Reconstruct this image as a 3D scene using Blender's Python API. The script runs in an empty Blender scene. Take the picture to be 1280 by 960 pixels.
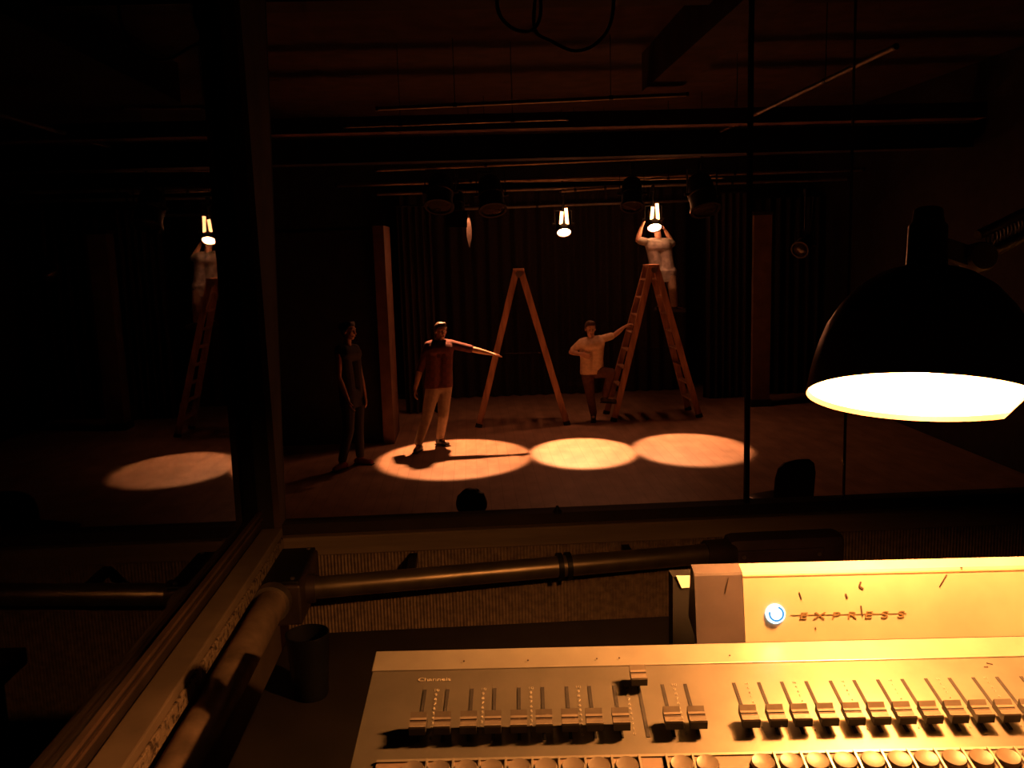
import bpy, bmesh, math, random
from mathutils import Vector as V, Matrix, Quaternion
random.seed(7)
S = bpy.context.scene
COL = S.collection
PI = math.pi
# ------------------------------------------------------------------ camera
F = 1100.0; EYE = 2.72; RHO = .03; PIT = math.radians(8.86); YAW = math.radians(2.515)
fw = V((math.sin(YAW)*math.cos(PIT), math.cos(YAW)*math.cos(PIT), -math.sin(PIT)))
r0 = V((math.cos(YAW), -math.sin(YAW), 0)); u0 = r0.cross(fw)
CR = r0*math.cos(RHO) - u0*math.sin(RHO); CU = r0*math.sin(RHO) + u0*math.cos(RHO)
CAM = V((0, 0, EYE))
def ray(px, py): return fw + CR*((px-640)/F) + CU*((480-py)/F)
def on_z(px, py, z): d = ray(px, py); return CAM + d*((z-EYE)/d.z)
def on_y(px, py, y): d = ray(px, py); return CAM + d*(y/d.y)
def on_x(px, py, x): d = ray(px, py); return CAM + d*(x/d.x)
def on_plane(px, py, o, n): d = ray(px, py); return CAM + d*((o-CAM).dot(n)/d.dot(n))
cd = bpy.data.cameras.new('camera'); cam = bpy.data.objects.new('camera', cd); COL.objects.link(cam)
cd.sensor_width = 36; cd.lens = 36*F/1280; cd.clip_start = .02; cd.clip_end = 100
M4 = Matrix((CR, CU, -fw)).transposed().to_4x4(); M4.translation = CAM
cam.matrix_world = M4; S.camera = cam
S.view_settings.view_transform = 'Standard'; S.view_settings.look = 'None'
S.view_settings.exposure = 0; S.view_settings.gamma = 1; S.view_settings.use_curve_mapping = False
S.cycles.use_denoising = True
S.cycles.max_bounces = 10; S.cycles.diffuse_bounces = 6; S.cycles.transparent_max_bounces = 16
S.cycles.caustics_reflective = False; S.cycles.caustics_refractive = False
S.cycles.sample_clamp_indirect = 6
w = bpy.data.worlds.new('world'); S.world = w; w.use_nodes = True
w.node_tree.nodes['Background'].inputs[0].default_value = (.5, .3, .2, 1); w.node_tree.nodes['Background'].inputs[1].default_value = .0006

# ------------------------------------------------------------------ materials
def mat(name, col, rough=.6, metal=0, var=.15, scale=12, bump=.0, stretch=(1, 1, 1), spec=.5, col2=None, thr=(.35, .65)):
    m = bpy.data.materials.new(name); m.use_nodes = True
    nt = m.node_tree; b = nt.nodes['Principled BSDF']
    b.inputs['Roughness'].default_value = rough; b.inputs['Metallic'].default_value = metal
    b.inputs['Specular IOR Level'].default_value = spec
    tc = nt.nodes.new('ShaderNodeTexCoord'); mp = nt.nodes.new('ShaderNodeMapping'); mp.inputs['Scale'].default_value = stretch
    nz = nt.nodes.new('ShaderNodeTexNoise'); nz.inputs['Scale'].default_value = scale; nz.inputs['Detail'].default_value = 4
    rp = nt.nodes.new('ShaderNodeValToRGB')
    c2 = col2 or tuple(max(0, c*(1-var)) for c in col); c1 = col if col2 else tuple(c*(1+var*.5) for c in col)
    rp.color_ramp.elements[0].color = (*c2, 1); rp.color_ramp.elements[1].color = (*c1, 1)
    rp.color_ramp.elements[0].position = thr[0]; rp.color_ramp.elements[1].position = thr[1]
    nt.links.new(tc.outputs['Object'], mp.inputs[0]); nt.links.new(mp.outputs[0], nz.inputs['Vector'])
    nt.links.new(nz.outputs[0], rp.inputs[0]); nt.links.new(rp.outputs[0], b.inputs['Base Color'])
    if bump:
        bp = nt.nodes.new('ShaderNodeBump'); bp.inputs['Strength'].default_value = bump; bp.inputs['Distance'].default_value = .01
        nt.links.new(nz.outputs[0], bp.inputs['Height']); nt.links.new(bp.outputs[0], b.inputs['Normal'])
    return m
def emat(name, col, st):
    m = bpy.data.materials.new(name); m.use_nodes = True; nt = m.node_tree
    nt.nodes.remove(nt.nodes['Principled BSDF']); e = nt.nodes.new('ShaderNodeEmission')
    e.inputs[0].default_value = (*col, 1); e.inputs[1].default_value = st
    nt.links.new(e.outputs[0], nt.nodes['Material Output'].inputs[0]); return m
def glass(name, boost=1.0, tint=(.97, .97, .95), ior=1.5):
    m = bpy.data.materials.new(name); m.use_nodes = True; nt = m.node_tree
    nt.nodes.remove(nt.nodes['Principled BSDF'])
    t = nt.nodes.new('ShaderNodeBsdfTransparent'); t.inputs[0].default_value = (*tint, 1)
    g = nt.nodes.new('ShaderNodeBsdfGlossy'); g.inputs['Roughness'].default_value = 0.0
    fr = nt.nodes.new('ShaderNodeFresnel'); fr.inputs[0].default_value = ior
    mu = nt.nodes.new('ShaderNodeMath'); mu.operation = 'MULTIPLY'; mu.inputs[1].default_value = boost; mu.use_clamp = True
    mx = nt.nodes.new('ShaderNodeMixShader')
    nt.links.new(fr.outputs[0], mu.inputs[0]); nt.links.new(mu.outputs[0], mx.inputs[0])
    nt.links.new(t.outputs[0], mx.inputs[1]); nt.links.new(g.outputs[0], mx.inputs[2])
    nt.links.new(mx.outputs[0], nt.nodes['Material Output'].inputs[0]); return m
def ribbed(name, col, pitch):
    m = mat(name, col, .95, var=.3, scale=60); nt = m.node_tree; b = nt.nodes['Principled BSDF']
    tc = nt.nodes.new('ShaderNodeTexCoord'); wv = nt.nodes.new('ShaderNodeTexWave'); wv.wave_type = 'BANDS'; wv.bands_direction = 'X'
    wv.inputs['Scale'].default_value = 2*PI/pitch/20; wv.inputs['Distortion'].default_value = .6; wv.inputs['Detail Scale'].default_value = 3
    bp = nt.nodes.new('ShaderNodeBump'); bp.inputs['Strength'].default_value = .9; bp.inputs['Distance'].default_value = .004
    nt.links.new(tc.outputs['Object'], wv.inputs[0]); nt.links.new(wv.outputs[1], bp.inputs['Height']); nt.links.new(bp.outputs[0], b.inputs['Normal'])
    return m
def boards(name, col, width, rough=.55):
    m = mat(name, col, rough, var=.22, scale=3, stretch=(1.5, .8, 1)); nt = m.node_tree; b = nt.nodes['Principled BSDF']
    tc = nt.nodes.new('ShaderNodeTexCoord'); br = nt.nodes.new('ShaderNodeTexBrick')
    mp = nt.nodes.new('ShaderNodeMapping'); mp.inputs['Rotation'].default_value = (0, 0, PI/2)
    br.inputs['Scale'].default_value = 1; br.inputs['Brick Width'].default_value = 2.4; br.inputs['Row Height'].default_value = width
    br.inputs['Mortar Size'].default_value = .004
    br.inputs['Color1'].default_value = (1, 1, 1, 1); br.inputs['Color2'].default_value = (.93, .92, .91, 1); br.inputs['Mortar'].default_value = (.7, .68, .66, 1)
    src = b.inputs['Base Color'].links[0].from_socket
    mx = nt.nodes.new('ShaderNodeMix'); mx.data_type = 'RGBA'; mx.blend_type = 'MULTIPLY'; mx.inputs['Factor'].default_value = 1
    nt.links.new(tc.outputs['Object'], mp.inputs[0]); nt.links.new(mp.outputs[0], br.inputs['Vector'])
    nt.links.new(src, mx.inputs[6]); nt.links.new(br.outputs[0], mx.inputs[7]); nt.links.new(mx.outputs[2], b.inputs['Base Color'])
    return m
def plaid(name, a, b_, c, sc):
    m = mat(name, a, .9, var=.2, scale=40); nt = m.node_tree; b = nt.nodes['Principled BSDF']
    tc = nt.nodes.new('ShaderNodeTexCoord'); ck = nt.nodes.new('ShaderNodeTexChecker'); ck.inputs['Scale'].default_value = sc
    ck.inputs[1].default_value = (*b_, 1); ck.inputs[2].default_value = (*c, 1)
    src = b.inputs['Base Color'].links[0].from_socket
    mx = nt.nodes.new('ShaderNodeMix'); mx.data_type = 'RGBA'; mx.blend_type = 'MIX'; mx.inputs['Factor'].default_value = .3
    nt.links.new(tc.outputs['Object'], ck.inputs[0]); nt.links.new(src, mx.inputs[6]); nt.links.new(ck.outputs[0], mx.inputs[7]); nt.links.new(mx.outputs[2], b.inputs['Base Color'])
    return m

mt = dict(
 stage=boards('stage_boards', (.44, .28, .19), .14, .5),
 black=mat('black_paint', (.022, .017, .015), .8, var=.4, scale=6),
 blackcloth=mat('black_drape_cloth', (.03, .02, .017), .95, var=.3, scale=25),
 ceil=mat('dark_ceiling_paint', (.065, .042, .035), .9, var=.3, scale=4),
 brown=mat('brown_painted_wood', (.17, .105, .07), .7, var=.3, scale=5, bump=.1),
 flat=mat('brown_flat_edge', (.15, .08, .055), .8, var=.25, scale=5),
 pipe=mat('galvanised_pipe', (.3, .25, .2), .45, .6, var=.2, scale=14),
 blackmetal=mat('black_metal', (.02, .018, .017), .5, .3, var=.3, scale=20),
 sill=mat('chipped_sill_paint', (.27, .2, .14), .7, var=.25, scale=9, bump=.15),
 plaster=mat('rough_chipped_plaster', (.34, .25, .17), .95, scale=85, bump=.9, col2=(.07, .045, .03), thr=(.36, .5)),
 wallb=mat('booth_wall_paint', (.2, .14, .1), .85, var=.3, scale=5),
 rib=ribbed('ribbed_wall_carpet', (.4, .28, .19), .0085),
 plank=mat('sill_plank', (.36, .26, .18), .75, var=.3, scale=8, stretch=(.3, 3, 3)),
 frame=mat('window_frame_paint', (.045, .028, .022), .6, var=.3, scale=10),
 litedge=mat('lit_edge_brown', (.12, .07, .05), .7, var=.3, scale=10),  # lighter brown: the lit edges of post and beads are put into the colour
 desk=mat('dark_desk_laminate', (.010, .007, .006), .6, var=.3, scale=12, spec=.3),
 opipe=mat('painted_conduit', (.30, .21, .15), .5, .1, var=.45, scale=16, bump=.1),
 gpipe=mat('steel_conduit', (.34, .27, .19), .34, .75, var=.3, scale=12),
 dbox=mat('dark_metal_box', (.09, .06, .055), .5, .3, var=.4, scale=14),
 pbox=mat('dark_plum_box', (.09, .055, .075), .6, var=.3, scale=14),
 console=mat('console_grey_paint', (.22, .2, .165), .42, .72, var=.1, scale=30, spec=.8),
 strip=mat('console_strip_paint', (.42, .38, .31), .4, .65, var=.08, scale=30, spec=.8),
 header=mat('console_header_paint', (.6, .54, .4), .45, .4, var=.2, scale=9, spec=.8),
 plum=mat('plum_end_cap', (.042, .03, .034), .7, var=.15, scale=40),
 slot=mat('slot_black', (.01, .008, .008), .9),
 knob=mat('fader_knob_grey', (.15, .125, .1), .35, var=.12, scale=60),
 knobside=mat('fader_knob_black', (.02, .016, .014), .55),
 button=mat('button_beige', (.13, .105, .08), .4, var=.1, scale=50),
 well=mat('button_well', (.2, .14, .1), .6),
 white=mat('white_print', (.9, .88, .82), .5, var=.02),
 print=mat('faint_print', (.4, .36, .29), .5, var=.05),
 ink=mat('dark_print', (.15, .1, .045), .6, var=.1),
 scratch=mat('dark_scratch', (.05, .03, .02), .7),
 shade=mat('lamp_shade_enamel', (.09, .055, .04), .3, var=.3, scale=10),
 shadein=mat('lamp_shade_white_lining', (.85, .8, .66), .5, var=.03),
 steel=mat('worn_steel', (.42, .36, .3), .35, .8, var=.2, scale=20),
 mug=mat('black_glazed_cup', (.004, .004, .005), .4, spec=.06, var=.1),
 skin=mat('skin', (.55, .33, .23), .55, var=.08, scale=20),
 skindark=mat('skin_deep', (.5, .28, .2), .5, var=.08, scale=20),
 hair=mat('brown_hair', (.07, .04, .025), .55, var=.4, scale=60),
 hairblack=mat('black_hair', (.018, .012, .01), .5, var=.4, scale=60),
 jacket=plaid('dark_red_check_cloth', (.11, .028, .032), (.05, .02, .022), (.13, .04, .04), 18),
 tan=mat('tan_cotton', (.74, .58, .4), .9, var=.15, scale=20, bump=.2),
 grey=mat('grey_cotton', (.42, .42, .4), .9, var=.4, scale=9, bump=.2),
 khaki=mat('khaki_cotton', (.33, .25, .18), .9, var=.15, scale=20, bump=.2),
 darkcloth=mat('dark_cotton', (.05, .03, .028), .9, var=.2, scale=20),
 brownwear=mat('dark_brown_cotton', (.12, .06, .05), .9, var=.2, scale=20),
 blackwear=mat('black_jersey', (.02, .016, .016), .85, var=.2, scale=20),
 shoe=mat('dark_leather', (.03, .02, .018), .5),
 redshoe=mat('red_canvas', (.3, .06, .06), .7),
 eyew=mat('eye_white', (.7, .65, .6), .3, var=.02),
 lips=mat('lip_colour', (.42, .17, .14), .5, var=.05),
 wood=mat('ladder_wood', (.42, .22, .13), .65, var=.3, scale=7, stretch=(3, 3, .4)),
 chairp=mat('black_chair_plastic', (.02, .016, .015), .3, var=.2),
 lensoff=mat('dark_lens', (.03, .025, .02), .08, var=.1),
 glass=glass('window_glass', 1.0), glasside=glass('side_window_glass', 1.25),
)
AMB = (1, .47, .15)
mt['bulb'] = emat('lamp_bulb_glow', (1, .36, .088), 2050)
mt['lens'] = emat('lantern_lens_glow', (1, .30, .13), 95)
mt['leak'] = emat('lantern_streak_glow', (1, .36, .13), 14)  # for the glowing bars that imitate streaks of leaking light
mt['rearfill'] = emat('rear_fill_glow', (1, .34, .14), 95)  # added fill glow for the person up the ladder
mt['badge'] = emat('badge_glow', (.62, .85, 1), 3.2)
mt['badgeblue'] = emat('badge_blue_glow', (.1, .42, .9), .9)

# ------------------------------------------------------------------ mesh helpers
def lerp(a, b, t): return a + (b-a)*t
MW = {}
class MB:
    def __init__(s): s.bm = bmesh.new()
    def quad_strip(s, rings, closed=True, cap=True, mi=0):
        bm = s.bm; vr = [[bm.verts.new(p) for p in r] for r in rings]; n = len(rings[0])
        fs = []
        for a, b in zip(vr, vr[1:]):
            for i in range(n if closed else n-1):
                j = (i+1) % n
                fs.append(bm.faces.new((a[i], a[j], b[j], b[i])))
        if cap:
            if n > 2:
                fs.append(bm.faces.new(vr[0][::-1])); fs.append(bm.faces.new(vr[-1]))
        for f in fs: f.material_index = mi
        return s
    def box(s, lo, hi, bev=0.0):
        lo, hi = V(lo), V(hi); c = (lo+hi)/2; d = (hi-lo)/2
        return s.obox(c, V((d.x, 0, 0)), V((0, d.y, 0)), V((0, 0, d.z)), bev)
    def obox(s, c, ax, ay, az, bev=0.0, mi=0):
        bm = s.bm; c, ax, ay, az = V(c), V(ax), V(ay), V(az)
        if bev > 0:
            t = bmesh.new()
            vs = [t.verts.new(c + ax*i + ay*j + az*k) for i in (-1, 1) for j in (-1, 1) for k in (-1, 1)]
            for q in ((0, 1, 3, 2), (4, 6, 7, 5), (0, 4, 5, 1), (2, 3, 7, 6), (0, 2, 6, 4), (1, 5, 7, 3)): t.faces.new([vs[i] for i in q])
            bmesh.ops.bevel(t, geom=list(t.edges), offset=bev, segments=2, affect='EDGES', profile=.5)
            for f in t.faces: f.material_index = mi
            me = bpy.data.meshes.new('tmp'); t.to_mesh(me); t.free(); bm.from_mesh(me); bpy.data.meshes.remove(me)
        else:
            vs = [bm.verts.new(c + ax*i + ay*j + az*k) for i in (-1, 1) for j in (-1, 1) for k in (-1, 1)]
            for q in ((0, 1, 3, 2), (4, 6, 7, 5), (0, 4, 5, 1), (2, 3, 7, 6), (0, 2, 6, 4), (1, 5, 7, 3)):
                f = bm.faces.new([vs[i] for i in q]); f.material_index = mi
        return s
    def bar(s, p, q, wx, wy, side=None, bev=0.0):          # plank from p to q; wx along side, wy across
        p, q = V(p), V(q); d = q-p; L = d.length; d.normalize()
        side = V(side) if side is not None else (V((0, 1, 0)) if abs(d.y) < .9 else V((1, 0, 0)))
        sx = (side - d*side.dot(d)).normalized(); sy = d.cross(sx)
        return s.obox((p+q)/2, sx*wx/2, sy*wy/2, d*L/2, bev)
    def lathe(s, p, axis, prof, seg=24, cap=True, mi=None, warp=None):   # prof: (distance along axis, radius)
        p = V(p); a = V(axis).normalized(); x = a.orthogonal().normalized(); y = a.cross(x)
        rings = []
        for (t, r) in prof:
            ring = []
            for i in range(seg):
                th = 2*PI*i/seg; q = p + a*t + (x*math.cos(th) + y*math.sin(th))*max(r, 1e-5)
                ring.append(warp(q, t) if warp else q)
            rings.append(ring)
        s.quad_strip(rings, True, cap); return s
    def cyl(s, p, q, r, seg=16, r2=None):
        p, q = V(p), V(q); return s.lathe(p, q-p, [(0, r), ((q-p).length, r if r2 is None else r2)], seg)
    def cap(s, p, r1, q, r2, seg=12, n=4):                 # rounded tapered limb
        p, q = V(p), V(q); d = q-p; L = d.length
        if L < 1e-6: d = V((0, 0, 1))
        prof = [(-r1*math.cos(PI/2*i/n), r1*math.sin(PI/2*i/n)) for i in range(n+1)] + [(L + r2*math.sin(PI/2*i/n), r2*math.cos(PI/2*i/n)) for i in range(n+1)]
        return s.lathe(p, d, prof, seg)
    def ell(s, c, rad, rot=None, seg=16, rings=10):
        R = rot or Matrix.Identity(3); c = V(c); rr = []
        for k in range(rings+1):
            ph = PI*k/rings; z = -math.cos(ph); r = max(math.sin(ph), 1e-4)
            rr.append([c + R @ V((rad[0]*r*math.cos(2*PI*i/seg), rad[1]*r*math.sin(2*PI*i/seg), rad[2]*z)) for i in range(seg)])
        return s.quad_strip(rr)
    def tube(s, pts, r, seg=8):
        pts = [V(p) for p in pts]; rings = []; x = None
        for i, p in enumerate(pts):
            d = (pts[min(i+1, len(pts)-1)] - pts[max(i-1, 0)]).normalized()
            if x is None: x = d.orthogonal().normalized()
            x = (x - d*x.dot(d)).normalized(); y = d.cross(x)
            rings.append([p + (x*math.cos(2*PI*k/seg) + y*math.sin(2*PI*k/seg))*r for k in range(seg)])
        return s.quad_strip(rings)
    def prism(s, poly, vec):
        vec = V(vec); return s.quad_strip([[V(p) for p in poly], [V(p)+vec for p in poly]])
def link_mesh(name, me, parent):
    o = bpy.data.objects.new(name, me); COL.objects.link(o)
    if parent is not None:
        inv = MW.get(parent.name, Matrix.Identity(4)).inverted()
        me.transform(inv); o.parent = parent; MW[o.name] = MW.get(parent.name, Matrix.Identity(4)).copy()
    else: MW[o.name] = Matrix.Identity(4)
    return o
def obj(name, mb, m, parent=None, smooth=False, ang=40):
    bmesh.ops.recalc_face_normals(mb.bm, faces=mb.bm.faces)
    me = bpy.data.meshes.new(name); mb.bm.to_mesh(me); mb.bm.free()
    for x in (m if isinstance(m, (list, tuple)) else [m]): me.materials.append(x)
    if smooth:
        me.polygons.foreach_set('use_smooth', [True]*len(me.polygons))
        try: me.set_sharp_from_angle(angle=math.radians(ang))
        except Exception: pass
    return link_mesh(name, me, parent)
def fused(name, mb, m, parent, voxel=.008, it=3, hemz=None):          # one continuous skin over the limbs in mb
    me = bpy.data.meshes.new('tmp'); bmesh.ops.recalc_face_normals(mb.bm, faces=mb.bm.faces); mb.bm.to_mesh(me); mb.bm.free()
    t = bpy.data.objects.new('tmp', me); COL.objects.link(t)
    a = t.modifiers.new('r', 'REMESH'); a.mode = 'VOXEL'; a.voxel_size = voxel
    b = t.modifiers.new('s', 'SMOOTH'); b.iterations = it; b.factor = .5
    dg = bpy.context.evaluated_depsgraph_get(); dg.update()
    out = bpy.data.meshes.new_from_object(t.evaluated_get(dg)); out.name = name
    bpy.data.objects.remove(t); bpy.data.meshes.remove(me)
    if hemz is not None:
        q = bmesh.new(); q.from_mesh(out)
        r_ = bmesh.ops.bisect_plane(q, geom=q.verts[:]+q.edges[:]+q.faces[:], plane_co=hemz[0], plane_no=hemz[1], clear_inner=True)
        ed = [e for e in r_['geom_cut'] if isinstance(e, bmesh.types.BMEdge)]
        bmesh.ops.holes_fill(q, edges=ed); q.to_mesh(out); q.free()
    out.materials.clear(); out.materials.append(m)
    out.polygons.foreach_set('use_smooth', [True]*len(out.polygons))
    return link_mesh(name, out, parent)
def tag(o, label, cat, group=None):
    o['label'] = label; o['category'] = cat
    if group: o['group'] = group
    return o
def thing(name, label, cat, loc, group=None, m=None):
    o = bpy.data.objects.new(name, None); COL.objects.link(o); o.empty_display_size = .05
    MM = m.copy() if m is not None else Matrix.Translation(V(loc))
    o.matrix_world = MM; MW[o.name] = MM
    return tag(o, label, cat, group)
def struct(name, mb, m, parent=None, smooth=False):
    o = obj(name, mb, m, parent, smooth)
    if parent is None: o['kind'] = 'structure'
    return o
def text(name, body, p, ex, ey, size, m, parent, spread=1.0, lift=.0004, align='CENTER', wide=1.0, shear=0):
    cu = bpy.data.curves.new('tmp', 'FONT'); cu.body = body; cu.size = size; cu.align_x = align; cu.align_y = 'CENTER'
    cu.space_character = spread; cu.extrude = .0002; cu.shear = shear
    t = bpy.data.objects.new('tmp', cu); COL.objects.link(t)
    dg = bpy.context.evaluated_depsgraph_get(); dg.update()
    me = bpy.data.meshes.new_from_object(t.evaluated_get(dg)); bpy.data.objects.remove(t); bpy.data.curves.remove(cu)
    ex, ey = V(ex).normalized(), V(ey).normalized(); ez = ex.cross(ey)
    T = Matrix((ex*wide, ey, ez)).transposed().to_4x4(); T.translation = V(p) + ez*lift
    me.transform(T); me.name = name; me.materials.clear(); me.materials.append(m)
    return link_mesh(name, me, parent)

# ------------------------------------------------------------------ the stage and the auditorium
GX0, GX1, GY0, GY1, CZ = -4.2, 6.2, 2.3, 16.6, 4.75
struct('floor', MB().box((GX0-.1, GY0-4.0, -.12), (GX1+.1, GY1+.1, 0)), mt['stage'])
struct('wall_back', MB().box((GX0, GY1, 0), (GX1, GY1+.1, CZ)), mt['black'])
struct('wall_left', MB().box((GX0-.1, GY0-4.0, 0), (GX0, GY1, CZ)), mt['black'])
struct('wall_right', MB().box((GX1, GY0-4.0, 0), (GX1+.1, GY1, CZ)), mt['black'])
struct('ceiling', MB().box((GX0, GY0-4.0, CZ), (GX1, GY1, CZ+.1)), mt['ceil'])
# ceiling beams that run towards the stage and the cross beam
a = on_z(960, 52, 4.45); b = on_z(790, 160, 4.45)
struct('ceiling_beam', MB().box((1.95, 4.0, 4.35), (2.32, 9.9, CZ)), mt['ceil'])
struct('ceiling_beam.001', MB().box((-3.2, 9.5, 3.94), (5.6, 9.72, 4.1)), mt['flat'])
struct('ceiling_beam.002', MB().box((-3.6, 10.6, 3.74), (6.1, 10.9, 4.02)), mt['black'])
struct('ceiling_beam.003', MB().box((-3.9, 6.9, 4.55), (6.1, 7.2, CZ)), mt['black'])

def pipe(label, p, q, r, name='lighting_pipe', m='pipe', grp=None):
    p, q = V(p), V(q); t = thing(name, label, 'pipe', (p+q)/2, grp)
    obj('tube', MB().cyl(p, q, r, 12), mt[m], t, True)
    d = (q-p).normalized()
    for e, sg in ((p, 1), (q, -1)):
        obj('end_cap', MB().cyl(e - d*sg*.004, e + d*sg*.02, r*1.12, 12), mt['blackmetal'], t, True)
    n = max(2, int((q-p).length/3))
    for k in range(n):
        c = p.lerp(q, (k+.5)/n)
        obj('hanger', MB().cyl(c, V((c.x, c.y, CZ)), .004, 6).lathe(c - d*.02, d, [(0, r*1.25), (.04, r*1.25)], 12), mt['blackmetal'], t)
    return t
pipe('long lighting pipe just behind the black border under the ceiling', on_y(470, 213, 12.4), on_y(1010, 189, 12.4), .024)
pipe('pipe carrying the unlit lanterns, its front lit orange', on_y(420, 232, 13.2), on_y(1080, 212, 13.2), .028)
pipe('pipe carrying the two bright lanterns above the ladders', on_y(470, 243, 14.3), on_y(1060, 224, 14.3), .026)
pipe('short bright pipe slung above the middle glowing lantern', on_y(700, 239, 13.6), on_y(775, 234, 13.6), .024)
pipe('slanting pipe under the grid that crosses the other pipes', on_y(640, 227, 13.9), on_y(905, 222, 12.9), .018)
pipe('rearmost grid pipe close to the black back curtain', on_y(560, 262, 15.6), on_y(1000, 246, 15.6), .024)
pipe('pipe fixed above the brown cross beam, over the seats', on_y(470, 136, 9.0), on_y(860, 118, 9.0), .02)
pipe('lower of the two pipes fixed above the brown cross beam', on_y(430, 158, 9.2), on_y(710, 148, 9.2), .02)
pipe('long thin pipe running under the ceiling towards the stage', on_y(1120, 58, 6.3), on_y(884, 172, 11.2), .02)
# cable loops hung from the ceiling
pts = [on_y(x, y, 5.6) for x, y in ((625, -45), (622, 10), (640, 35), (665, 38), (676, 15), (672, -20), (668, 35), (690, 52), (720, 64), (748, 52), (765, 22), (768, -45))]
def smooth_path(P, n=6):
    out = []
    for i in range(len(P)-1):
        p0, p1, p2, p3 = P[max(i-1, 0)], P[i], P[i+1], P[min(i+2, len(P)-1)]
        for k in range(n):
            t = k/n; out.append(.5*((2*p1) + (p2-p0)*t + (2*p0-5*p1+4*p2-p3)*t*t + (3*p1-p0-3*p2+p3)*t**3))
    return out + [P[-1]]
sp = smooth_path(pts); sp = [V((p.x, p.y, min(p.z, CZ))) for p in sp]
tag(obj('power_cable', MB().tube(sp, .011), mt['blackmetal'], None, True), 'black cable hanging in two loops from the dark ceiling', 'cable')

# masking flats, pillar, drapes
fl = thing('masking_flat', 'tall black masking flat with a lit brown edge behind the dark figure', 'stage flat', (-2.2, 12.9, 0))
e0 = on_z(481, 557, 0).x
obj('flat_face', MB().box((-3.7, 12.45, 0), (e0-.012, 13.25, 3.05)), mt['black'], fl)
obj('side_board', MB().box((e0-.02, 12.30, 0), (e0+.13, 13.26, 3.06)), mt['flat'], fl)
obj('top_batten', MB().bar((-3.7, 12.42, 3.0), (e0-.01, 12.42, 3.0), .06, .03), mt['black'], fl)
cx = on_y(949, 400, 14.2).x
pl = thing('stage_pillar', 'square brown pillar beside the black drapes, seen past the window joint', 'pillar', (cx, 14.2, 0)); 
obj('shaft', MB().box((cx-.15, 14.05, .12), (cx+.14, 14.35, 3.1)), mt['brown'], pl)
obj('plinth', MB().box((cx-.18, 14.02, 0), (cx+.17, 14.38, .12), .01), mt['black'], pl)
obj('capping', MB().box((cx-.18, 14.02, 3.1), (cx+.17, 14.38, 3.16), .01), mt['black'], pl)
def drape(label, x0, x1, y, z1, folds, amp, m='blackcloth', rot=0, grp=None):
    t = thing('stage_curtain', label, 'curtain', ((x0+x1)/2, y, 0), grp)
    n = folds*10; rings = []
    rnd = random.Random(folds)
    ph = [rnd.uniform(.7, 1.3) for _ in range(folds+1)]
    def pt(i, z, off):
        u = i/n; k = min(int(u*folds), folds-1); s_ = math.sin(2*PI*u*folds)*amp*ph[k]*(1.15-.3*z/z1)
        return V((x0 + (x1-x0)*u, y + s_ + off, z))
    front = [[pt(i, z1*k/6+.01, 0) for i in range(n+1)] for k in range(7)]
    back = [[pt(i, z1*k/6+.01, .012) for i in range(n+1)] for k in range(6, -1, -1)]
    mb = MB(); mb.quad_strip(front + back + [front[0]], False, False)
    obj('cloth', mb, mt[m], t, True, 80)
    obj('track', MB().cyl((x0, y, z1+.02), (x1, y, z1+.02), .02, 10), mt['blackmetal'], t)
    for k in range(2): obj('hanger', MB().cyl((x0+(x1-x0)*(.2+.6*k), y, z1+.02), (x0+(x1-x0)*(.2+.6*k), y, CZ), .008, 6), mt['blackmetal'], t)
drape('wide black back curtain behind both step ladders', -1.2, 3.95, 16.0, 3.7, 22, .05)
drape('folded black side curtain between the ladder and the brown pillar', 4.0, 4.75, 15.0, 3.5, 6, .06)
drape('narrow black curtain beyond the lit edge of the masking flat', -1.15, -.6, 14.6, 3.4, 5, .05)
drape('black curtain standing beyond the brown pillar', 4.9, 6.1, 15.2, 3.4, 7, .06)

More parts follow.
